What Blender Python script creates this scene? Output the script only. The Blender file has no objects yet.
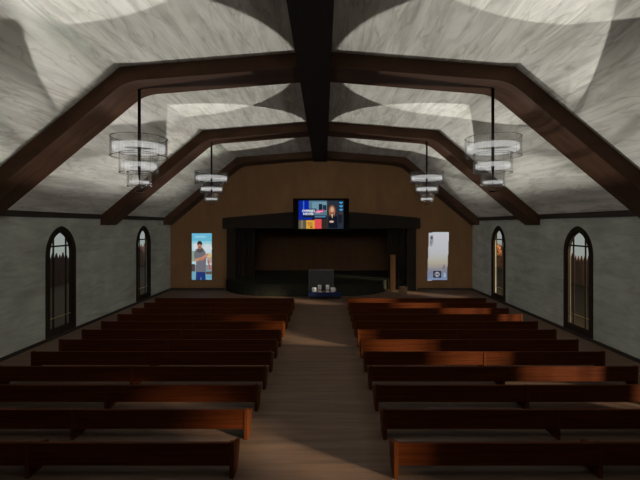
import bpy, bmesh, math, random
from mathutils import Vector
random.seed(7)
scene = bpy.context.scene
COL = scene.collection
PI = math.pi

# ------------------------------------------------------------------ materials
def new_mat(name):
    m = bpy.data.materials.new(name); m.use_nodes = True
    nt = m.node_tree
    b = next(n for n in nt.nodes if n.type == 'BSDF_PRINCIPLED')
    return m, nt, b

def streak_mat(name, c0, c1, scale, rough=.6, bump=.0, spec=.3, detail=6, distort=.6, lo=.3, hi=.7, fine=None, noise=1.0, mottle=None):
    """two tone streaks; scale = stretch per axis (cycles per metre)"""
    m, nt, b = new_mat(name)
    N, L = nt.nodes, nt.links
    tc = N.new('ShaderNodeTexCoord')
    mp = N.new('ShaderNodeMapping'); mp.inputs['Scale'].default_value = scale
    L.new(tc.outputs['Object'], mp.inputs['Vector'])
    n1 = N.new('ShaderNodeTexNoise'); n1.inputs['Scale'].default_value = noise
    n1.inputs['Detail'].default_value = detail; n1.inputs['Roughness'].default_value = .62
    n1.inputs['Distortion'].default_value = distort
    L.new(mp.outputs['Vector'], n1.inputs['Vector'])
    cr = N.new('ShaderNodeValToRGB')
    cr.color_ramp.elements[0].position = lo; cr.color_ramp.elements[0].color = (*c0, 1)
    cr.color_ramp.elements[1].position = hi; cr.color_ramp.elements[1].color = (*c1, 1)
    L.new(n1.outputs['Fac'], cr.inputs['Fac'])
    out = cr.outputs['Color']
    if mottle:
        n3 = N.new('ShaderNodeTexNoise'); n3.inputs['Scale'].default_value = mottle; n3.inputs['Detail'].default_value = 3
        L.new(tc.outputs['Object'], n3.inputs['Vector'])
        mx = N.new('ShaderNodeMix'); mx.data_type = 'RGBA'; mx.blend_type = 'OVERLAY'; mx.inputs['Factor'].default_value = .35
        L.new(out, mx.inputs['A']); L.new(n3.outputs['Fac'], mx.inputs['B'])
        out = mx.outputs['Result']
    if fine:
        mp2 = N.new('ShaderNodeMapping'); mp2.inputs['Scale'].default_value = fine[:3]
        L.new(tc.outputs['Object'], mp2.inputs['Vector'])
        n4 = N.new('ShaderNodeTexNoise'); n4.inputs['Scale'].default_value = 1; n4.inputs['Detail'].default_value = 5; n4.inputs['Distortion'].default_value = .8
        L.new(mp2.outputs['Vector'], n4.inputs['Vector'])
        cr2 = N.new('ShaderNodeValToRGB'); e2 = cr2.color_ramp.elements
        e2[0].position = .47; e2[0].color = (1,1,1,1); e2[1].position = .53; e2[1].color = (1,1,1,1)
        e3 = cr2.color_ramp.elements.new(.5); e3.color = (.74,.73,.72,1)
        L.new(n4.outputs['Fac'], cr2.inputs['Fac'])
        mx2 = N.new('ShaderNodeMix'); mx2.data_type = 'RGBA'; mx2.blend_type = 'MULTIPLY'; mx2.inputs['Factor'].default_value = fine[3]
        L.new(out, mx2.inputs['A']); L.new(cr2.outputs['Color'], mx2.inputs['B'])
        out = mx2.outputs['Result']
    L.new(out, b.inputs['Base Color'])
    b.inputs['Roughness'].default_value = rough
    b.inputs['Specular IOR Level'].default_value = spec
    if bump:
        bp = N.new('ShaderNodeBump'); bp.inputs['Strength'].default_value = bump; bp.inputs['Distance'].default_value = .05
        L.new(n1.outputs['Fac'], bp.inputs['Height']); L.new(bp.outputs['Normal'], b.inputs['Normal'])
    return m

def plain_mat(name, c, rough=.6, metal=0, spec=.3):
    m, nt, b = new_mat(name)
    N, L = nt.nodes, nt.links
    tc = N.new('ShaderNodeTexCoord'); n1 = N.new('ShaderNodeTexNoise'); n1.inputs['Scale'].default_value = 9
    L.new(tc.outputs['Object'], n1.inputs['Vector'])
    cr = N.new('ShaderNodeValToRGB')
    cr.color_ramp.elements[0].color = (*[v*.85 for v in c], 1); cr.color_ramp.elements[1].color = (*[min(1, v*1.15) for v in c], 1)
    L.new(n1.outputs['Fac'], cr.inputs['Fac']); L.new(cr.outputs['Color'], b.inputs['Base Color'])
    b.inputs['Roughness'].default_value = rough; b.inputs['Metallic'].default_value = metal
    b.inputs['Specular IOR Level'].default_value = spec
    return m

def thin_glass(name, tint, opacity=.0, body=(.3,.3,.3), gloss=.08):
    m = bpy.data.materials.new(name); m.use_nodes = True
    nt = m.node_tree; nt.nodes.clear(); N, L = nt.nodes, nt.links
    o = N.new('ShaderNodeOutputMaterial')
    t = N.new('ShaderNodeBsdfTransparent'); t.inputs['Color'].default_value = (*tint, 1)
    g = N.new('ShaderNodeBsdfGlossy'); g.inputs['Roughness'].default_value = .12
    d = N.new('ShaderNodeBsdfDiffuse'); d.inputs['Color'].default_value = (*body, 1)
    m1 = N.new('ShaderNodeMixShader'); m1.inputs['Fac'].default_value = gloss
    m2 = N.new('ShaderNodeMixShader'); m2.inputs['Fac'].default_value = opacity
    L.new(t.outputs[0], m1.inputs[1]); L.new(g.outputs[0], m1.inputs[2])
    L.new(m1.outputs[0], m2.inputs[1]); L.new(d.outputs[0], m2.inputs[2])
    L.new(m2.outputs[0], o.inputs['Surface'])
    return m

def s2l(c):
    return tuple(((v/255)/12.92 if v <= 10 else (((v/255)+.055)/1.055)**2.4) for v in c)

_em = {}
def emit(rgb, strength=1.0):
    k = (tuple(rgb), strength)
    if k in _em: return _em[k]
    m = bpy.data.materials.new('glow_%d_%d_%d' % tuple(rgb)); m.use_nodes = True
    nt = m.node_tree; nt.nodes.clear()
    o = nt.nodes.new('ShaderNodeOutputMaterial'); e = nt.nodes.new('ShaderNodeEmission')
    e.inputs['Color'].default_value = (*s2l(rgb), 1); e.inputs['Strength'].default_value = strength
    nt.links.new(e.outputs[0], o.inputs['Surface'])
    _em[k] = m
    return m

M = {}
M['ceiling'] = streak_mat('ceiling_plaster', (.50,.49,.44), (.74,.73,.66), (2.6,.34,2.6), rough=.9, bump=.25, spec=.1, detail=9, distort=.7, lo=.33, hi=.6, mottle=.5, fine=(2.2,.3,2.2,.8))
M['wall'] = streak_mat('wall_plaster', (.275,.282,.245), (.36,.367,.32), (2.0,.45,2.4), rough=.9, bump=.2, spec=.1, detail=8, distort=.8, lo=.33, hi=.62, mottle=.6, fine=(1.3,.4,1.8,.4))
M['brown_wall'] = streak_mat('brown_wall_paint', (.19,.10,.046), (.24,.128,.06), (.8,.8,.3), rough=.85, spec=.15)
M['floor'] = streak_mat('floor_planks', (.088,.054,.036), (.16,.099,.066), (.35,4.5,1), rough=.6, spec=.25, detail=5, distort=.3, lo=.3, hi=.7)
M['beam'] = streak_mat('beam_timber', (.045,.021,.011), (.092,.044,.023), (.5,5,1.2), rough=.7, spec=.2, distort=.3)
M['ridge'] = streak_mat('ridge_timber', (.014,.010,.008), (.024,.016,.012), (5,.4,2), rough=.7, spec=.15)
M['trim'] = streak_mat('dark_trim', (.022,.015,.011), (.035,.024,.018), (2,.5,2), rough=.7, spec=.2)
M['window_frame'] = streak_mat('window_frame_wood', (.018,.013,.009), (.030,.022,.016), (3,3,.5), rough=.9, spec=.02)
M['pew'] = streak_mat('pew_wood', (.036,.0080,.0018), (.080,.0185,.0040), (.55,9,16), rough=.6, spec=.05, detail=4, distort=.25, lo=.28, hi=.72)
M['pew_end'] = streak_mat('pew_end_wood', (.045,.012,.003), (.088,.024,.006), (9,6,.8), rough=.6, spec=.05, detail=4, distort=.25)
M['stage_dark'] = streak_mat('stage_surround_wood', (.013,.009,.006), (.020,.014,.009), (3,3,.5), rough=.7, spec=.15)
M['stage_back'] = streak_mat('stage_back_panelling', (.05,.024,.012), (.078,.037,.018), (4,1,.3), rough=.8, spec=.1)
M['carpet'] = streak_mat('stage_carpet', (.016,.016,.011), (.026,.026,.018), (6,6,6), rough=.95, spec=.05)
M['post'] = streak_mat('sun_strip_brown', (.022,.012,.006), (.034,.018,.009), (4,4,.5), rough=.9, spec=.0)
M['block'] = streak_mat('block_wood', (.10,.055,.028), (.15,.085,.045), (4,4,.5), rough=.6)
M['black'] = plain_mat('black_plastic', (.003,.003,.003), .6, 0, .05)
M['rod'] = plain_mat('black_metal', (.012,.012,.012), .4, .6)
M['grey_board'] = plain_mat('grey_board', (.042,.042,.043), .6)
M['grey_edge'] = plain_mat('pale_grey_edge', (.12,.12,.12), .5)
M['blue_cloth'] = plain_mat('blue_cloth', (.006,.014,.065), .8)
M['white'] = plain_mat('white_wax', (.95,.95,.93), .5)
M['pinkish'] = plain_mat('pinkish_glaze', (.6,.45,.44), .5)
M['gold'] = plain_mat('old_gold', (.30,.21,.07), .4, .8)
M['fence'] = streak_mat('fence_boards', (.07,.04,.032), (.105,.062,.05), (6,6,.4), rough=.8, spec=.1)
M['grass'] = plain_mat('bare_earth', (.085,.062,.048), .95, 0, .05)
M['earth_sun_side'] = plain_mat('sun_side_earth', (.044,.032,.022), .95, 0, .05)  # darker copy of the left ground's brown, to offset the sun falling here
M['leaf'] = plain_mat('autumn_leaf', (.42,.17,.05), .8)
M['bark'] = plain_mat('bark', (.08,.05,.03), .9)
M['pane'] = thin_glass('window_glass', (.80,.82,.80), 0, gloss=.025)
def prism_mat():
    m = bpy.data.materials.new('chandelier_prism'); m.use_nodes = True
    nt = m.node_tree; nt.nodes.clear(); N, L = nt.nodes, nt.links
    o = N.new('ShaderNodeOutputMaterial'); t = N.new('ShaderNodeBsdfTransparent'); t.inputs['Color'].default_value = (.95,.95,.95,1)
    d = N.new('ShaderNodeBsdfTranslucent'); d.inputs['Color'].default_value = (.85,.85,.85,1)
    g = N.new('ShaderNodeBsdfGlossy'); g.inputs['Roughness'].default_value = .2
    lw = N.new('ShaderNodeLayerWeight'); lw.inputs['Blend'].default_value = .35
    a = N.new('ShaderNodeMath'); a.operation = 'MULTIPLY_ADD'; a.inputs[1].default_value = .16; a.inputs[2].default_value = .03
    L.new(lw.outputs['Facing'], a.inputs[0])
    x1 = N.new('ShaderNodeMixShader'); x1.inputs['Fac'].default_value = .4
    x2 = N.new('ShaderNodeMixShader')
    L.new(d.outputs[0], x1.inputs[1]); L.new(g.outputs[0], x1.inputs[2])
    L.new(a.outputs[0], x2.inputs['Fac']); L.new(t.outputs[0], x2.inputs[1]); L.new(x1.outputs[0], x2.inputs[2])
    L.new(x2.outputs[0], o.inputs['Surface'])
    return m
M['prism'] = prism_mat()
M['rim'] = thin_glass('smoked_rim', (.8,.8,.8), .06, (.3,.3,.3), .05)
# lit frosted band: partly see-through, glowing
def band_mat():
    m = bpy.data.materials.new('lit_frosted_band'); m.use_nodes = True
    nt = m.node_tree; nt.nodes.clear(); N, L = nt.nodes, nt.links
    o = N.new('ShaderNodeOutputMaterial'); t = N.new('ShaderNodeBsdfTransparent')
    e = N.new('ShaderNodeEmission'); e.inputs['Color'].default_value = (1,1,.985,1); e.inputs['Strength'].default_value = 1.45
    x = N.new('ShaderNodeMixShader'); x.inputs['Fac'].default_value = .24
    L.new(t.outputs[0], x.inputs[1]); L.new(e.outputs[0], x.inputs[2]); L.new(x.outputs[0], o.inputs['Surface'])
    return m
M['band'] = band_mat()

# ------------------------------------------------------------------ mesh helpers
class MB:
    def __init__(s): s.bm = bmesh.new(); s.mats = []; s.cur = 0
    def mat(s, m):
        if m not in s.mats: s.mats.append(m)
        s.cur = s.mats.index(m); return s
    def face(s, pts):
        f = s.bm.faces.new([s.bm.verts.new(p) for p in pts]); f.material_index = s.cur; return f
    def box(s, x0, x1, y0, y1, z0, z1):
        v = [s.bm.verts.new((x, y, z)) for x in (x0, x1) for y in (y0, y1) for z in (z0, z1)]
        for q in ((0,1,3,2),(4,6,7,5),(0,4,5,1),(2,3,7,6),(0,2,6,4),(1,5,7,3)):
            f = s.bm.faces.new([v[i] for i in q]); f.material_index = s.cur
        return s
    def prism(s, pts, axis, a, b):
        """polygon of 2D pts extruded along axis from a to b; 2D pts are the other two axes in order"""
        def P(p, t):
            return {'x': (t, p[0], p[1]), 'y': (p[0], t, p[1]), 'z': (p[0], p[1], t)}[axis]
        A = [s.bm.verts.new(P(p, a)) for p in pts]; B = [s.bm.verts.new(P(p, b)) for p in pts]
        n = len(pts)
        fs = [s.bm.faces.new(A), s.bm.faces.new(B[::-1])]
        for i in range(n):
            fs.append(s.bm.faces.new([A[i], B[i], B[(i+1) % n], A[(i+1) % n]]))
        for f in fs: f.material_index = s.cur
        return s
    def lathe(s, prof, c, seg=24):
        rings = []
        for r, z in prof:
            rings.append([s.bm.verts.new((c[0]+r*math.cos(2*PI*k/seg), c[1]+r*math.sin(2*PI*k/seg), c[2]+z)) for k in range(seg)])
        for a, b in zip(rings, rings[1:]):
            for k in range(seg):
                f = s.bm.faces.new([a[k], a[(k+1) % seg], b[(k+1) % seg], b[k]]); f.material_index = s.cur; f.smooth = True
        for ring, flip in ((rings[0], True), (rings[-1], False)):
            f = s.bm.faces.new(ring[::-1] if flip else ring); f.material_index = s.cur
        return s
    def build(s, name, mat=None, parent=None, bevel=0, recalc=True, loc=None):
        if recalc: bmesh.ops.recalc_face_normals(s.bm, faces=s.bm.faces[:])
        bmesh.ops.triangulate(s.bm, faces=[f for f in s.bm.faces if len(f.verts) > 4])
        me = bpy.data.meshes.new(name); s.bm.to_mesh(me); s.bm.free()
        for m in (s.mats if s.mats else [mat]): me.materials.append(m)
        o = bpy.data.objects.new(name, me); COL.objects.link(o)
        if parent: o.parent = parent
        if loc: o.location = loc
        if bevel:
            md = o.modifiers.new('bevel', 'BEVEL'); md.width = bevel; md.segments = 2; md.limit_method = 'ANGLE'
        return o

def tag(o, label=None, cat=None, group=None, kind=None):
    if label: o['label'] = label
    if cat: o['category'] = cat
    if group: o['group'] = group
    if kind: o['kind'] = kind
    return o
def empty(name, loc=(0,0,0)):
    o = bpy.data.objects.new(name, None); o.location = loc; o.empty_display_size = .2
    COL.objects.link(o); return o
def copy_tree(o, parent=None):
    c = o.copy(); COL.objects.link(c)
    if parent: c.parent = parent
    for ch in list(o.children): copy_tree(ch, c)
    return c

# ------------------------------------------------------------------ dimensions (metres, church axis on X = 0)
HW = 11.65          # half width of the nave
Y0, Y1 = -6.0, 32.1 # rear wall, stage wall
T = .3              # wall thickness
EAVE = 5.5; BX, BZ = 6.25, 10.0; RZ = 10.5
WIN_Y = (.95, 9.85, 18.75, 27.3)
WHW, SILL, SPRING, RISE = 1.06, .15, 3.70, 1.25

def arch(hw, sill, spring, rise, n=10):
    R = (hw*hw + rise*rise)/(2*hw); cx = R - hw
    a1 = math.asin(rise/R)
    pts = []
    for k in range(n+1):
        a = a1*k/n
        pts.append((R*math.cos(a) - cx, spring + R*math.sin(a)))
    left = [(-x, z) for x, z in reversed(pts[:-1])]
    return [(hw, sill)] + pts + left + [(-hw, sill)]     # right sill, up, over, down to left sill

# ------------------------------------------------------------------ room shell
MB().box(-HW-T, HW+T, Y0-T, 42.0, -.2, 0).build('floor', M['floor']); tag(bpy.data.objects['floor'], kind='structure')

m = MB()
prof = [(-HW-T, EAVE-.25), (-BX, BZ), (0, RZ), (BX, BZ), (HW+T, EAVE-.25)]
prof_in = [(-HW-T, EAVE - T*.8333), (-BX, BZ), (0, RZ), (BX, BZ), (HW+T, EAVE - T*.8333)]
prof_out = [(x, z+.3) for x, z in prof_in]
m.prism(prof_in + prof_out[::-1], 'y', Y0-T, Y1+T)
tag(m.build('ceiling', M['ceiling']), kind='structure')

def side_wall(name, sx, wins):
    m = MB(); x0, x1 = sx*HW, sx*(HW+T)
    ztop = EAVE - .01
    ya = Y0
    for yc in wins:
        m.box(x0, x1, ya, yc-WHW, 0, ztop)
        m.box(x0, x1, yc-WHW, yc+WHW, 0, SILL)
        ar = arch(WHW, SILL, SPRING, RISE)[1:-1]
        pts = [(yc+y, z) for y, z in ar]
        poly = pts + [(yc-WHW, ztop), (yc+WHW, ztop)]
        m.prism(poly, 'x', x0, x1)
        ya = yc+WHW
    m.box(x0, x1, ya, Y1+T, 0, ztop)
    return tag(m.build(name, M['wall']), kind='structure')
side_wall('wall_left', -1, WIN_Y)
side_wall('wall_right', 1, WIN_Y)

gable = [(-HW, 0), (-HW, EAVE), (-BX, BZ), (0, RZ), (BX, BZ), (HW, EAVE), (HW, 0)]
tag(MB().prism(gable, 'y', Y0-T, Y0).build('wall_rear', M['wall']), kind='structure')
OX, OZ = 7.2, 4.95
m = MB()
m.prism([(-HW, 0), (-HW, EAVE), (-OX, EAVE+.8333*(HW-OX) if HW-OX < HW-BX else BZ), (-OX, 0)], 'y', Y1, Y1+T)
m.prism([(HW, 0), (HW, EAVE), (OX, EAVE+.8333*(HW-OX)), (OX, 0)], 'y', Y1, Y1+T)
zz = EAVE+.8333*(HW-OX)
m.prism([(-OX, OZ), (-OX, zz), (-BX, BZ), (0, RZ), (BX, BZ), (OX, zz), (OX, OZ)], 'y', Y1, Y1+T)
tag(m.build('wall_front', M['brown_wall']), kind='structure')
# stage recess
RD = 38.0
m = MB()
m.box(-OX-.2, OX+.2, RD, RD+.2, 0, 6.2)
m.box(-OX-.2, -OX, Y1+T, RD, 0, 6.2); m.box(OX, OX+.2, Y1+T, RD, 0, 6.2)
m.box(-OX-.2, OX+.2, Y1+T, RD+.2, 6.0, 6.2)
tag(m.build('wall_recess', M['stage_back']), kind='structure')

# baseboards and eaves trim
for nm, sx in (('baseboard_left', -1), ('baseboard_right', 1)):
    tag(MB().box(sx*HW, sx*(HW-.05), Y0, Y1, 0, .14).build(nm, M['trim']), kind='structure')
m = MB(); m.box(-HW, -OX-.25, Y1-.05, Y1, 0, .14); m.box(OX+.25, HW, Y1-.05, Y1, 0, .14)
tag(m.build('baseboard_front', M['trim']), kind='structure')
for i, sx in enumerate((-1, 1)):
    tag(MB().box(sx*HW, sx*(HW-.08), Y0, Y1, 5.32, 5.56).build('trim_%d' % (i+1), M['trim']), kind='structure')

# ------------------------------------------------------------------ windows
def window(n, sx, yc):
    root = empty('window_%d' % n, (sx*HW, yc, 0)); tag(root, kind='structure')
    o = arch(WHW, SILL, SPRING, RISE, 12)
    FW = .24
    i_ = arch(WHW-FW, SILL+FW, SPRING, RISE-FW*.95, 12)
    f = MB()
    xa, xb = -sx*.05, sx*.10     # local: slightly proud of the wall, back into the reveal
    k = len(o)
    for a in range(k):
        b = (a+1) % k
        q = [o[a], o[b], i_[b], i_[a]]
        f.prism(q, 'x', xa, xb)
    bmesh.ops.remove_doubles(f.bm, verts=f.bm.verts[:], dist=1e-4)
    f.build('window_frame', M['window_frame'], root)
    # inner stepped moulding
    j_ = arch(WHW-FW-.05, SILL+FW+.05, SPRING, RISE-(FW+.05)*.95, 12)
    f = MB()
    for a in range(k):
        b = (a+1) % k
        f.prism([i_[a], i_[b], j_[b], j_[a]], 'x', sx*.0, sx*.12)
    f.build('inner_moulding', M['window_frame'], root)
    ihw = WHW-FW-.05
    for s in (-1, 1):
        y = s*.44
        R = (ihw*ihw+(RISE-.35)**2)/(2*ihw); cx = R-ihw
        zt = SPRING + math.sqrt(max(0, R*R-(abs(y)+cx)**2)) - .01
        MB().box(sx*.05, sx*.08, y-.045, y+.045, SILL+FW, zt).build('mullion', M['window_frame'], root)
    MB().box(sx*.03, sx*.08, -ihw-.03, ihw+.03, 4.02, 4.09).build('transom', M['window_frame'], root)
    MB().box(sx*.04, sx*.075, -ihw-.03, ihw+.03, .88, .905).build('glazing_bar', M['gold'], root)
    p = MB(); p.face([(sx*.085, y, z) for y, z in j_]); 
    p.build('pane', M['pane'], root)
n = 1
for sx in (-1, 1):
    for yc in WIN_Y:
        window(n, sx, yc); n += 1

# ------------------------------------------------------------------ roof beams
def beam_profile():
    th = .47
    out = [(-HW, 5.0), (-HW, EAVE), (-BX, BZ), (0, RZ), (BX, BZ), (HW, EAVE), (HW, 5.0)]
    def steep(x): return BZ - .8333*(x-BX) - .612
    def flat(x): return RZ - .08*x - th
    xe = BX + (BZ-.612-5.0)/.8333
    P0, P2 = (6.4, steep(6.4)), (5.6, flat(5.6))
    xc = (BZ+.8333*BX-.612-RZ+th)/(.8333-.08); P1 = (xc, flat(xc))
    cur = []
    for k in range(9):
        t = k/8
        cur.append(tuple((1-t)**2*P0[i]+2*t*(1-t)*P1[i]+t*t*P2[i] for i in (0, 1)))
    right = [(xe, 5.0)] + cur
    inner = right + [(0, flat(0))] + [(-x, z) for x, z in reversed(right)]
    return out + inner
BEAMS = (13.15, 22.05, 30.68)
lab = ('dark timber roof arch nearest the camera, carrying the two large-looking chandeliers',
       'dark timber roof arch in the middle of the nave, second one from the camera',
       'dark timber roof arch set against the brown stage wall')
bp = beam_profile()
for yb, lb in zip(BEAMS, lab):
    o = MB().prism(bp, 'y', yb, yb+1.4 if yb < 30 else Y1-.01).build('roof_beam', M['beam'])
    tag(o, lb, 'beam', 'timber roof arches')
o = MB().prism(bp, 'y', 4.25, 5.65).build('roof_beam', M['beam'])
tag(o, 'dark timber roof arch overhead, just out of the top of the photo', 'beam', 'timber roof arches')
o = MB().box(-.62, .42, Y0, Y1-.01, 9.88, 10.47).build('ridge_beam', M['ridge'])
tag(o, 'near-black ridge beam running along the top of the ceiling towards the stage', 'beam')

# ------------------------------------------------------------------ chandeliers
SOFFIT = 9.60
SGN = 1
def make_chandelier():
    root = empty('chandelier')          # base point = where the rod meets the beam; z measured from there
    def z(w): return w-SOFFIT
    MB().lathe([(.10, z(SOFFIT)-.05), (.10, 0)], (0,0,0), 16).build('ceiling_cap', M['rod'], root)
    MB().lathe([(.008, z(6.34)), (.05, z(6.9)), (.05, -.02)], (0,0,0), 12).build('rod', M['rod'], root)
    tiers = ((.88, 7.90, 7.26, 7.66, 7.46), (.61, 7.38, 6.72, 7.04, 6.89), (.37, 6.76, 6.27, 6.46, 6.385))
    for ti, (r, zt, zb, bt, bb) in enumerate(tiers):
        m = MB(); n = (30, 22, 14)[ti]
        for k in range(n):
            a0 = 2*PI*k/n + .012; a1 = 2*PI*(k+1)/n - .012
            jz = (.05, 0, .03)[k % 3]; jr = r + (.018 if k % 2 else 0)
            p = []
            for rr in (jr, jr-.03):
                for a in (a0, a1): p.append((rr*math.cos(a), rr*math.sin(a)))
            q = [p[0], p[1], p[3], p[2]]
            m.prism(q, 'z', z(zb)+jz*.6, z(zt)-jz)
        sh = m.build('glass_tier', M['prism'], root)
        b = MB(); n = 48; rb = r-.07
        for k in range(n):
            a0 = 2*PI*k/n; a1 = 2*PI*(k+1)/n
            f = b.face([(rb*math.cos(a0), rb*math.sin(a0), z(bb)), (rb*math.cos(a1), rb*math.sin(a1), z(bb)),
                        (rb*math.cos(a1), rb*math.sin(a1), z(bt)), (rb*math.cos(a0), rb*math.sin(a0), z(bt))])
            f.smooth = True
        bmesh.ops.remove_doubles(b.bm, verts=b.bm.verts[:], dist=1e-4)
        b.build('light_band', M['band'], sh)
        for zr in (zt-.012, zb):
            rm = MB(); n = 48
            ra, rb_ = r-.035, r+.022
            for k in range(n):
                a0 = 2*PI*k/n; a1 = 2*PI*(k+1)/n
                rm.prism([(ra*math.cos(a0), ra*math.sin(a0)), (rb_*math.cos(a0), rb_*math.sin(a0)), (rb_*math.cos(a1), rb_*math.sin(a1)), (ra*math.cos(a1), ra*math.sin(a1))], 'z', z(zr), z(zr+.012))
            bmesh.ops.remove_doubles(rm.bm, verts=rm.bm.verts[:], dist=1e-4)
            rm.build('rim', M['rim'], sh)
        rb = r-.07
        c = MB()
        for k in range(3):
            a = 2*PI*k/3+.4
            d = Vector((math.cos(a), math.sin(a), 0)); s = Vector((-d.y, d.x, 0))*.012
            w = z((bt+bb)/2)
            q = [(s.x, s.y), (s.x+d.x*rb, s.y+d.y*rb), (-s.x+d.x*rb, -s.y+d.y*rb), (-s.x, -s.y)]
            c.prism(q, 'z', w-.012, w+.012)
        c.lathe([(.045, w-.02), (.045, w+.02)], (0,0,0), 12)
        c.build('bracket', M['prism'], sh)
    MB().lathe([(.10, z(6.085)), (.13, z(6.10)), (.13, z(6.132)), (.122, z(6.132)), (.118, z(6.10))], (0,0,0), 20).build('cutoff_dish', M['rod'], root)  # dish added to cut the outer uplight off below its rim
    for a in (-.5, .5):      # hangers for the added dish, on the ridge side only
        MB().lathe([(.006, z(6.11)), (.006, z(6.42))], (.115*math.cos(a), .115*math.sin(a), 0), 6).build('dish_wire', M['rod'], root)
    return root

def spot(name, parent, side, tilt, half, strength, blend, lz, soft, outer):
    l = bpy.data.lights.new(name, 'SPOT')
    l.spot_size = 2*half; l.spot_blend = blend; l.shadow_soft_size = soft
    l.energy = strength; l.color = (1.0, .975, .92)
    l.use_nodes = True; nt = l.node_tree
    e = nt.nodes.get('Emission'); fo = nt.nodes.new('ShaderNodeLightFalloff'); fo.inputs['Strength'].default_value = 1.0
    # reflector distribution: more light towards the rim of the cone
    # two-sided reflector: the upright beam fades out towards the eaves where the outer beam takes over
    q = Vector((side*math.sin(tilt), 0, math.cos(tilt))).to_track_quat('-Z', 'Y')
    ax = q.inverted() @ Vector((side, 0, 0)); up = q.inverted() @ Vector((0, 0, 1))
    tc = nt.nodes.new('ShaderNodeTexCoord')
    def node(op, a, b=None):
        n = nt.nodes.new('ShaderNodeMath'); n.operation = op
        for k, v in enumerate((a, b)):
            if v is None: continue
            if isinstance(v, (int, float)): n.inputs[k].default_value = v
            else: nt.links.new(v, n.inputs[k])
        return n.outputs[0]
    def dot(vec):
        n = nt.nodes.new('ShaderNodeVectorMath'); n.operation = 'DOT_PRODUCT'; n.inputs[1].default_value = vec
        nt.links.new(tc.outputs['Normal'], n.inputs[0]); return n.outputs['Value']
    mr = nt.nodes.new('ShaderNodeMapRange'); mr.interpolation_type = 'SMOOTHSTEP'
    mr.inputs['From Min'].default_value = .16 if outer else .25; mr.inputs['From Max'].default_value = .55 if outer else .85
    nt.links.new(dot(ax*SGN), mr.inputs['Value'])
    w = mr.outputs['Result']
    if not outer:
        w = node('DIVIDE', node('SUBTRACT', 1.0, w), node('MAXIMUM', node('ABSOLUTE', dot(up)), .3))
    nt.links.new(node('MULTIPLY', fo.outputs['Constant'], w), e.inputs['Strength'])
    o = bpy.data.objects.new(name, l); COL.objects.link(o); o.parent = parent
    o.location = (0 if outer else side*.45, 0, lz-SOFFIT)
    d = Vector((side*math.sin(tilt), 0, math.cos(tilt)))
    o.rotation_mode = 'QUATERNION'; o.rotation_quaternion = d.to_track_quat('-Z', 'Y')
    return o

def glow(parent):
    l = bpy.data.lights.new('chandelier_glow', 'POINT'); l.energy = GLOW; l.shadow_soft_size = .35; l.color = (1.0, .985, .95)
    l.use_nodes = True; nt = l.node_tree
    fo = nt.nodes.new('ShaderNodeLightFalloff'); fo.inputs['Strength'].default_value = 1.0
    nt.links.new(fo.outputs['Constant'], nt.nodes.get('Emission').inputs['Strength'])
    o = bpy.data.objects.new('chandelier_glow', l); COL.objects.link(o); o.parent = parent; o.location = (0, 0, 6.9-SOFFIT)

R = math.radians
proto = make_chandelier()
spots = ((-1, 13.85, 'glass tiered chandelier hanging left of the aisle from the nearest roof arch'),
         (1, 13.85, 'glass tiered chandelier hanging right of the aisle from the nearest roof arch'),
         (-1, 22.75, 'smaller-looking glass chandelier hanging on the left from the middle roof arch'),
         (1, 22.75, 'smaller-looking glass chandelier hanging on the right from the middle roof arch'),
         (-1, 4.95, 'glass tiered chandelier overhead left, just out of the top of the photo'),
         (1, 4.95, 'glass tiered chandelier overhead right, just out of the top of the photo'))
chs = []
for i, (sx, y, lb) in enumerate(spots):
    c = proto if i == 0 else copy_tree(proto)
    c.location = (-5.95 if sx < 0 else 5.82, y, SOFFIT); c.rotation_euler.z = .13*i
    tag(c, lb, 'chandelier', 'tiered glass chandeliers'); chs.append((c, sx))
UP, OUT, GLOW = 16.5, 18.0, 1.45
for c, sx in chs:
    c.rotation_euler.z = 0 if sx < 0 else PI
    spot('uplight', c, -1, R(3), R(70), UP, 0.0, 8.02, .02, False)
    spot('outer_uplight', c, -1, R(60), R(63), OUT, .12, 6.12, .01, True)
    glow(c)

# ------------------------------------------------------------------ pews
PL = 8.16
def make_pew():
    root = empty('pew')
    h = PL/2
    m = MB()
    for s in (-1, 1):
        x0, x1 = (-h+.09, -.04) if s < 0 else (.04, h-.09)
        for za, zb in ((.25, .395), (.40, .505), (.51, .665)):
            m.box(x0, x1, .015, .05, za, zb)
        m.box(x0, x1, .03, .06, .25, .665)
    m.build('backrest', M['pew'], root, bevel=.006)
    MB().box(-h+.05, h-.05, -.005, .075, .665, .705).build('top_rail', M['pew'], root, bevel=.012)
    m = MB(); m.box(-h+.09, -.04, .06, .55, .35, .39); m.box(.04, h-.09, .06, .55, .35, .39)
    m.build('seat', M['pew'], root, bevel=.01)
    tap = [(0, 0), (0, .715), (.10, .715), (.30, .56), (.60, .50), (.62, .43), (.40, 0)]
    for s in (-1, 1):
        xa = s*(h-.09); xb = s*h
        MB().prism(tap, 'x', xa, xb).build('end_panel', M['pew_end'], root, bevel=.01)
    full = [(.0, 0), (.0, .70), (.10, .70), (.30, .55), (.60, .48), (.62, 0)]
    MB().prism(full, 'x', -.04, .04).build('divider', M['pew_end'], root, bevel=.006)
    return root
pew0 = make_pew()
ORD = ('nearest', 'second', 'third', 'fourth', 'fifth', 'sixth', 'seventh', 'eighth', 'ninth', 'tenth', 'eleventh')
first = True
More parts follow.
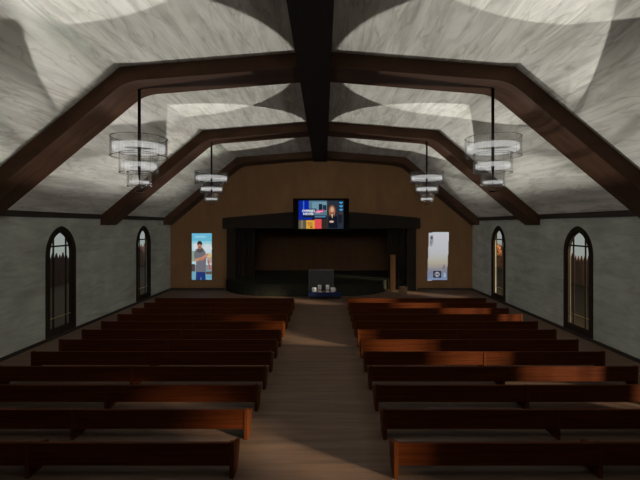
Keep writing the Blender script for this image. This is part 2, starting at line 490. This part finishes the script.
for k in range(12):
    y = 8.19 + 1.475*k
    for sx in (-1, 1):
        p = pew0 if first else copy_tree(pew0); first = False
        p.location = (sx*(1.575+PL/2) + (-.0), y, 0)
        side = 'left' if sx < 0 else 'right'
        if k == 0: lb = 'long dark wooden pew %s of the aisle, nearest row to the camera' % side
        elif k == 11: lb = 'long dark wooden pew %s of the aisle, row closest to the stage' % side
        elif k == 10: lb = 'long dark wooden pew %s of the aisle, second row from the stage' % side
        elif k == 9: lb = 'long dark wooden pew %s of the aisle, third row from the stage' % side
        else: lb = 'long dark wooden pew %s of the aisle, %s row from the camera' % (side, ORD[k])
        tag(p, lb, 'pew', 'pews in rows facing the stage')

# ------------------------------------------------------------------ stage
PH = .85
m = MB(); pts = []
N_ = 28
pts.append((-6.5, Y1-.26)); pts.append((-7.3, Y1-.27))
for k in range(1, N_):
    t = -1+2*k/N_
    pts.append((-1.1+t*6.2, Y1-.27 - 2.75*(1-abs(t)**4.5)))
pts += [(5.1, Y1-.27), (5.1, Y1+T), (6.5, Y1+T), (6.5, RD-.05), (-6.5, RD-.05)]
m.prism(pts, 'z', 0, PH)
plat = m.build('stage_platform', M['carpet'])
tag(plat, 'low dark carpeted stage platform with a curved front edge', 'platform')

sur = empty('stage_surround', (0, Y1, 0))
tag(sur, 'near-black wooden surround framing the stage opening under a shallow peaked lintel', 'stage surround')
m = MB(); m.prism([(-7.55, 4.72), (-7.55, 5.52), (-7.0, 5.60), (-2.4, 5.98), (2.4, 5.98), (7.0, 5.60), (7.55, 5.52), (7.55, 4.72)], 'y', -.42, -.005)
m.build('lintel', M['stage_dark'], sur, bevel=.03)
for s in (-1, 1):
    xa, xb = sorted((s*7.3, s*5.35))
    m = MB(); m.box(xa, s*6.6 if s > 0 else s*6.6, -.22, 0, 0, 4.72) if False else None
    m = MB()
    a, b = sorted((s*7.25, s*6.55)); m.box(a, b, -.25, -.005, 0, 4.72)
    m.build('jamb', M['stage_dark'], sur, bevel=.02)
    m = MB()
    pts = [(s*(6.55-.0), .12)] 
    n = 14
    front = [(s*(6.55-1.35*k/n), .30+.05*(-1)**k) for k in range(n+1)]
    back = [(x, y+.05) for x, y in reversed(front)]
    m.prism(front+back, 'z', PH, 4.95)
    m.build('side_panel', M['stage_dark'], sur)  # dark folded sheet at each side of the opening
# post standing in for a sunlit strip of jamb; little block beside it
o = MB().box(-.20, .20, -.16, .16, 0, 2.70).box(-.24, .24, -.2, .2, 2.66, 2.76).build('sun_strip_post', M['post'], loc=(5.38, 31.5, 0), bevel=.02)
tag(o, 'slim brown post standing in for a sunlit strip at the right end of the stage', 'post')
o = MB().box(-.27, .27, -.25, .25, 0, .48).box(-.30, .30, -.28, .28, .43, .5).build('wooden_block', M['block'], loc=(5.95, 30.3, 0), bevel=.02)
tag(o, 'small brown wooden block on the floor at the right foot of the stage', 'block')

# dark upright stand and table with blue cloth
st = empty('lectern', (-.05, 28.75, 0))
st.location = (.0, 28.72, 0)
tag(st, 'dark grey boxy lectern at the head of the aisle before the stage', 'lectern')
MB().box(-.82, .82, 0, .32, 0, 1.86).build('body', M['grey_board'], st, bevel=.015)
m = MB(); m.box(-.86, -.82, -.02, .34, 0, 1.9); m.box(.82, .86, -.02, .34, 0, 1.9); m.box(-.86, .86, -.02, .34, 1.86, 1.9)
m.build('edging', M['grey_edge'], st)
tb = empty('low_table', (.15, 28.2, 0))
tag(tb, 'low table under a royal blue cloth in front of the dark lectern', 'table')
MB().box(-.95, 1.15, -.25, .25, .40, .45).build('table_top', M['stage_dark'], tb)
for a in (-.88, 1.08):
    for b in (-.2, .2): MB().box(a-.03, a+.03, b-.03, b+.03, 0, .40).build('leg', M['stage_dark'], tb)
m = MB()
m.box(-1.0, 1.2, -.29, .29, .452, .468)
nn = 40
fr = [(-1.0+2.2*k/nn, -.29-.012*(k % 2)) for k in range(nn+1)]
m.prism(fr+[(x, y+.015) for x, y in reversed(fr)], 'z', .2, .468)
c = m.build('blue_tablecloth', M['blue_cloth'], loc=(.15, 28.2, 0))
tag(c, 'royal blue cloth hanging over the low table before the stage', 'tablecloth')
zt = .469
def candle(x, kind, lb):
    r = empty('candle' if kind == 'tall' else 'cup', (x, 28.12, zt))
    if kind == 'tall':
        MB().lathe([(.16, 0), (.16, .03), (.07, .05), (.10, .16), (.13, .2)], (0,0,0), 20).build('holder', M['pinkish'], r)
        MB().lathe([(.12, .2), (.12, .47), (.02, .48)], (0,0,0), 20).build('wax', M['white'], r)
        tag(r, lb, 'candle')
    else:
        MB().lathe([(.10, 0), (.15, .03), (.155, .30), (.14, .30), (.135, .06)], (0,0,0), 20).build('body', M['white'], r)
        m = MB()
        for k in range(8):
            a0 = -PI/2+PI*k/8; a1 = -PI/2+PI*(k+1)/8
            q = [(.15+.07*math.cos(a0), .15+.09*math.sin(a0)), (.15+.07*math.cos(a1), .15+.09*math.sin(a1)),
                 (.15+.045*math.cos(a1), .15+.065*math.sin(a1)), (.15+.045*math.cos(a0), .15+.065*math.sin(a0))]
            m.prism(q, 'y', -.015, .015)
        m.build('handle', M['white'], r)
        tag(r, lb, 'cup')
candle(-.46, 'cup', 'small white cup at the left end of the blue-clothed table')
candle(-.10, 'tall', 'white candle in a pinkish holder, left of the pair on the blue cloth')
candle(.44, 'tall', 'white candle in a pinkish holder, right of the pair on the blue cloth')
candle(.80, 'cup', 'small white cup at the right end of the row on the blue cloth')
o = MB().lathe([(.07, 0), (.09, .02), (.10, .08), (.09, .085), (.06, .03)], (0,0,0), 18).build('small_dish', M['gold'], loc=(.17, 28.12, zt))
tag(o, 'tiny gold dish between the two white candles', 'dish')

# ------------------------------------------------------------------ flat art on screens and posters
def ell(cx, cy, rx, ry, n=18, a0=0, a1=2*PI):
    return [(cx+rx*math.cos(a0+(a1-a0)*k/n), cy+ry*math.sin(a0+(a1-a0)*k/n)) for k in range(n)]
def art(name, parent, x0, z0, w, h, y, shapes, strength=1.0):
    """coloured flat patches layered a millimetre apart towards the nave; u right, v up in 0..1"""
    m = MB()
    for i, (pts, rgb) in enumerate(shapes):
        m.mat(emit(rgb, strength))
        f = m.face([(x0+u*w, y-.0015*i, z0+v*h) for u, v in pts])
        f.normal_update()
        if f.normal.y > 0: f.normal_flip()
    return m.build(name, None, parent, recalc=False)
def rect(a, b, c, d): return [(a, b), (c, b), (c, d), (a, d)]

# television
TY = 31.55
tv = empty('television', (0, TY, 4.55)); tag(tv, 'black flat television high over the stage showing a news studio', 'television')
TX0, TX1 = -2.15, 2.10
TZ0, TZ1 = 4.56, 7.03
MB().box(TX0, TX1, 0, .12, 0, TZ1-TZ0).build('casing', M['black'], tv, bevel=.02)
m = MB(); b = .42
m.box(TX0, TX0+b, -.05, 0, 0, TZ1-TZ0); m.box(TX1-b, TX1, -.05, 0, 0, TZ1-TZ0)
m.box(TX0+b, TX1-b, -.05, 0, 0, .17); m.box(TX0+b, TX1-b, -.05, 0, TZ1-TZ0-.17, TZ1-TZ0)
m.build('bezel', M['black'], tv, bevel=.01)
MB().box(-.5, .5, .12, .545, 1.65, 2.2).build('wall_bracket', M['rod'], tv)
sh = [(rect(0,0,1,1), (44,52,66)),
      (rect(0,.33,.13,1), (18,38,150)), (rect(.13,.35,.23,1), (14,40,170)), (rect(.10,.5,.125,1), (60,120,220)),
      (rect(.23,.45,.63,1), (92,128,150)), (rect(.3,.62,.63,.95), (120,160,178)),
      (rect(.45,.65,.53,.88), (26,42,60)), (rect(.54,.65,.62,.84), (34,52,70)), (rect(.23,.62,.4,.72), (60,90,120)),
      (rect(.1,.32,.62,.48), (22,34,60)), (rect(.36,.40,.6,.46), (90,130,150)),
      (rect(0,.32,.3,.4), (20,46,150)),
      (rect(0,0,.17,.3), (98,94,80)), (rect(.05,.0,.10,.3), (140,130,104)),
      (rect(.17,0,.36,.3), (238,170,66)), (rect(.36,0,.51,.34), (240,84,88)),
      (rect(.51,0,.66,.34), (58,46,42)), (rect(.63,.0,.68,1), (52,54,54)),
      # speaker
      (ell(.745,.66,.075,.18), (150,92,62)), ([(.66,.08),(.665,.42),(.72,.52),(.79,.52),(.86,.42),(.87,.02),(.67,.02)], (22,26,38)),
      (ell(.745,.68,.038,.10), (226,178,150)), ([(.715,.52),(.775,.52),(.75,.36)], (220,172,150)),
      ([(.675,.60),(.70,.74),(.715,.6),(.70,.42)], (176,112,72)), ([(.815,.60),(.79,.74),(.775,.6),(.795,.42)], (176,112,72)),
      (ell(.735,.25,.05,.04), (226,190,170)),
      (rect(.88,.2,.96,.55), (30,32,40)), (rect(.9,.5,.98,.62), (70,60,60)),
      # lettering block: two lines of bold white slanted capitals on a pink flash
      ([(.36,.54),(.55,.58),(.58,.68),(.40,.66)], (214,70,120))]
def stroke(u, v, du, dv, w=.012): return [(u-w/2, v), (u+w/2, v), (u+du+w/2, v+dv), (u+du-w/2, v+dv)]
def hbar(u, v, l, w=.016): return [(u, v), (u+l, v), (u+l+.003, v+w), (u+.003, v+w)]
H = .075
def letter(ch, u, v, s=.028, h=H):
    o = []
    if ch in 'CGESZ': o += [hbar(u, v, s), hbar(u+.01, v+h-.016, s)]
    if ch in 'CGNHLKWEAMBRD': o.append(stroke(u, v, .01, h))
    if ch in 'NHAMW': o.append(stroke(u+s, v, .01, h))
    if ch in 'HAES': o.append(hbar(u+.005, v+h/2-.008, s))
    if ch in 'A': o.append(hbar(u+.01, v+h-.016, s))
    if ch in 'NW': o.append(stroke(u+.008, v+h*.9, s-.008, -h*.8))
    if ch in 'L': o.append(hbar(u, v, s))
    if ch in 'S': o += [stroke(u+.003, v+h/2, .005, h/2), stroke(u+s, v, .005, h/2)]
    return o
u = .085
for ch in 'CHANNEL':
    for q in letter(ch, u, .60): sh.append((q, (236,240,248)))
    u += .043
u = .11
for ch in 'NEWS':
    for q in letter(ch, u, .49, .036, .08): sh.append((q, (250,250,252)))
    u += .056
for q in (hbar(.40,.60,.14,.03), hbar(.38,.56,.1,.02)): sh.append((q, (250,200,220)))
for k in range(3):    # three blue heart-shaped icons
    v = .93-.125*k; c = (70,176,240)
    sh += [([(.90,v),(.925,v+.03),(.945,v+.01),(.965,v+.03),(.99,v),(.945,v-.055)], c)]
sh += [(rect(.20,.19,.30,.21), (60,50,40)), (rect(.22,.12,.31,.14), (60,50,40)), (rect(.26,.03,.31,.08), (90,70,50))]
art('screen', tv, TX0+b, .17, TX1-TX0-2*b, TZ1-TZ0-.34, -.012, sh, .78)

# left poster: man in cap with folded arms
def poster(name, x0, x1, z0, z1, outline, shapes, lb):
    r = empty(name, ((x0+x1)/2, Y1-.08, z0)); tag(r, lb, 'poster', 'glowing posters beside the stage')
    w, h = x1-x0, z1-z0
    MB().prism([(-w/2+u*w, v*h) for u, v in outline], 'y', 0, .079).build('panel', M['grey_board'], r)
    art('print', r, -w/2, 0, w, h, -.003, shapes, .80)  # no lamp behind: the print itself is emissive to look bright
    return r
A = [(rect(0,0,1,1), (196,224,232)), (rect(0,.82,1,1), (112,196,224)), (rect(.15,.9,.7,.95), (150,214,232)), (rect(0,.78,1,.83), (160,216,230)),
     (ell(.25,.72,.2,.07), (226,232,236)), (ell(.8,.68,.22,.08), (222,232,236)),
     (rect(0,.44,1,.58), (206,216,214)), (rect(0,.40,.2,.62), (150,170,150)), (rect(.78,.36,1,.5), (186,170,160)),
     (rect(0,.2,1,.32), (142,150,150)), (rect(0,0,1,.2), (120,176,196)), (rect(.0,.18,.16,.34), (84,74,72)), (rect(.7,.12,1,.18), (104,84,80)),
     ([(.2,0),(.22,.2),(.68,.2),(.7,0),(.48,0),(.46,.08),(.44,0)], (40,58,120)),
     ([(.2,.17),(.22,.40),(.14,.44),(.10,.56),(.22,.66),(.36,.69),(.52,.69),(.66,.62),(.76,.5),(.72,.42),(.70,.17)], (118,116,126)),
     ([(.22,.60),(.36,.69),(.52,.69),(.60,.62),(.45,.58)], (92,84,84)),
     ([(.12,.44),(.2,.39),(.55,.44),(.84,.52),(.86,.56),(.78,.57),(.5,.49),(.22,.46)], (206,150,122)),
     ([(.25,.45),(.5,.41),(.72,.46),(.74,.5),(.5,.47)], (190,132,106)),
     (ell(.90,.52,.07,.05), (230,200,120)), ([(.78,.42),(.84,.44),(.96,.24),(.92,.18)], (200,96,96)),
     (ell(.40,.735,.115,.075), (196,140,116)), (ell(.40,.69,.07,.02), (150,104,88)),
     ([(.26,.755),(.28,.80),(.34,.835),(.44,.838),(.51,.81),(.54,.76),(.50,.752),(.40,.765)], (58,54,60)),
     (rect(.34,.735,.38,.743), (70,50,46)), (rect(.43,.735,.47,.743), (70,50,46)), (rect(.36,.70,.46,.707), (140,80,76)),
     (ell(.405,.718,.015,.012), (176,120,98))]
poster('glowing_poster', -9.97, -8.44, .78, 4.36, rect(0,0,1,1), A, 'tall bright poster left of the stage of a man in a cap with folded arms')
RO = [(0,0), (.20,0), (.22,.012), (.90,.012), (.93,.04), (.93,.28), (.95,.30), (.95,.52), (.98,.54), (.98,.80), (1,.82), (1,1), (.24,1), (.22,.985), (.06,.985), (.06,.7), (.04,.68), (.04,.45), (.02,.43), (.02,.22), (0,.2)]
def edge(v):
    xl = .06 if v > .69 else .04 if v > .44 else .02 if v > .21 else 0
    xr = 1 if v > .81 else .98 if v > .53 else .95 if v > .29 else .93
    return xl, xr
GR = ((0,(132,148,176)),(.10,(126,138,166)),(.18,(130,132,152)),(.24,(148,144,150)),(.30,(170,162,150)),(.38,(186,180,160)),(.48,(192,191,184)),(.58,(196,197,201)),(.8,(202,203,211)),(1,(208,208,213)))
def grad(v):
    for (a, ca), (b, cb) in zip(GR, GR[1:]):
        if v <= b: return tuple(round(p+(q-p)*(v-a)/(b-a)) for p, q in zip(ca, cb))
B = [(RO, (196,197,206))]
for k in range(24):
    v0, v1 = .012+k*.973/24, .012+(k+1)*.973/24
    xl, xr = edge((v0+v1)/2); B.append((rect(xl, v0, xr, v1), grad((v0+v1)/2)))
B += [([(.12,.93),(.26,.94),(.28,.80),(.2,.70),(.10,.72)], (160,160,166)), (ell(.19,.88,.06,.035), (92,94,88)), (ell(.15,.79,.05,.04), (136,136,138)),
     ([(.68,.24),(.74,.32),(.80,.34),(.84,.24)], (130,124,142)), ([(.74,.08),(.78,.18),(.86,.12),(.84,.07)], (160,186,210)),
     (rect(.4,.66,.9,.665), (206,208,220)), (rect(.45,.62,.85,.625), (182,184,196)),
     (rect(.26,.06,.64,.20), (46,48,62)), (ell(.45,.13,.13,.05), (176,180,188)), (ell(.45,.13,.05,.02), (90,94,104)),
     (rect(.34,.10,.38,.16), (80,84,96)), (rect(.51,.10,.55,.16), (80,84,96))]
poster('glowing_poster', 8.16, 9.80, .72, 4.46, RO, B, 'tall pale lavender poster with ragged edges right of the stage')

# ------------------------------------------------------------------ outside
for nm, sx in (('ground', -1), ('ground', 1)):
    a, b_ = sorted((sx*(HW+T), sx*24.0))
    tag(MB().box(a, b_, -12, 75, -.2, -.02).build(nm, M['grass'] if sx < 0 else M['earth_sun_side']), kind='structure')
def fence(sx, lb):
    m = MB(); y = 14.0; k = 0
    while y < 74:
        w = random.uniform(.34, .55); h = random.uniform(2.15, 2.5)
        x0, x1 = sx*21.7, sx*21.78
        m.prism([(y, -.02), (y, h-.2), (y+w*.5, h+.25), (y+w*.92, h-.2), (y+w*.92, -.02)], 'x', x0, x1)
        y += w
    m.box(sx*21.78, sx*21.86, 14, 74, .5, .62); m.box(sx*21.78, sx*21.86, 14, 74, 1.7, 1.82)
    tag(m.build('picket_fence', M['fence']), lb, 'fence')
fence(-1, 'brown pointed board fence seen outside through the left windows')
fence(1, 'brown pointed board fence seen outside through the right windows')
tr = empty('autumn_shrub', (19.3, 46.0, -.02)); tag(tr, 'orange autumn shrub outside the far right window', 'shrub')
MB().lathe([(.09, 0), (.06, 1.2), (.02, 2.6)], (0,0,0), 10).build('stem', M['bark'], tr)
m = MB()
for k in range(900):
    h = random.random(); z = .3+2.7*h; r = 1.0*(1-h)**.7+.08
    a = random.uniform(0, 2*PI); q = r*math.sqrt(random.random())
    c = Vector((q*math.cos(a), q*math.sin(a), z)); d = Vector((random.gauss(0,1), random.gauss(0,1), random.gauss(0,.6))).normalized()
    e = d.orthogonal().normalized(); s = random.uniform(.06, .14)
    m.face([c-d*s, c+e*s*.5, c+d*s, c-e*s*.5])
tag(m.build('foliage', M['leaf'], tr, recalc=False))

# ------------------------------------------------------------------ daylight
w = bpy.data.worlds.new('overcast'); scene.world = w; w.use_nodes = True
bg = next(n for n in w.node_tree.nodes if n.type == 'BACKGROUND')
bg.inputs['Color'].default_value = (.36, .39, .37, 1); bg.inputs['Strength'].default_value = 1.0
sl = bpy.data.lights.new('sun', 'SUN'); sl.energy = 13.0; sl.angle = R(4.0); sl.color = (1.0, .80, .58)
so = bpy.data.objects.new('sun', sl); COL.objects.link(so)
el = R(13); h = Vector((-1.52, 1, 0)).normalized()
dv = Vector((h.x*math.cos(el), h.y*math.cos(el), -math.sin(el)))
so.rotation_mode = 'QUATERNION'; so.rotation_quaternion = dv.to_track_quat('-Z', 'Y'); so.location = (40, -20, 15)

# ------------------------------------------------------------------ camera
cd = bpy.data.cameras.new('camera'); cam = bpy.data.objects.new('camera', cd); COL.objects.link(cam)
cam.location = (.2, 0, 5.0); cam.rotation_euler = (R(90), 0, 0)
cd.sensor_width = 36; cd.lens = 416/640*36
cd.shift_x = -4/640; cd.shift_y = -15/640
cd.clip_end = 300
scene.camera = cam
scene.view_settings.view_transform = 'Standard'; scene.view_settings.look = 'None'
scene.view_settings.gamma = 1; scene.view_settings.exposure = 0
scene.view_settings.use_curve_mapping = False
try:
    scene.cycles.use_denoising = True
    scene.cycles.max_bounces = 12; scene.cycles.diffuse_bounces = 8; scene.cycles.transparent_max_bounces = 24
except Exception: pass
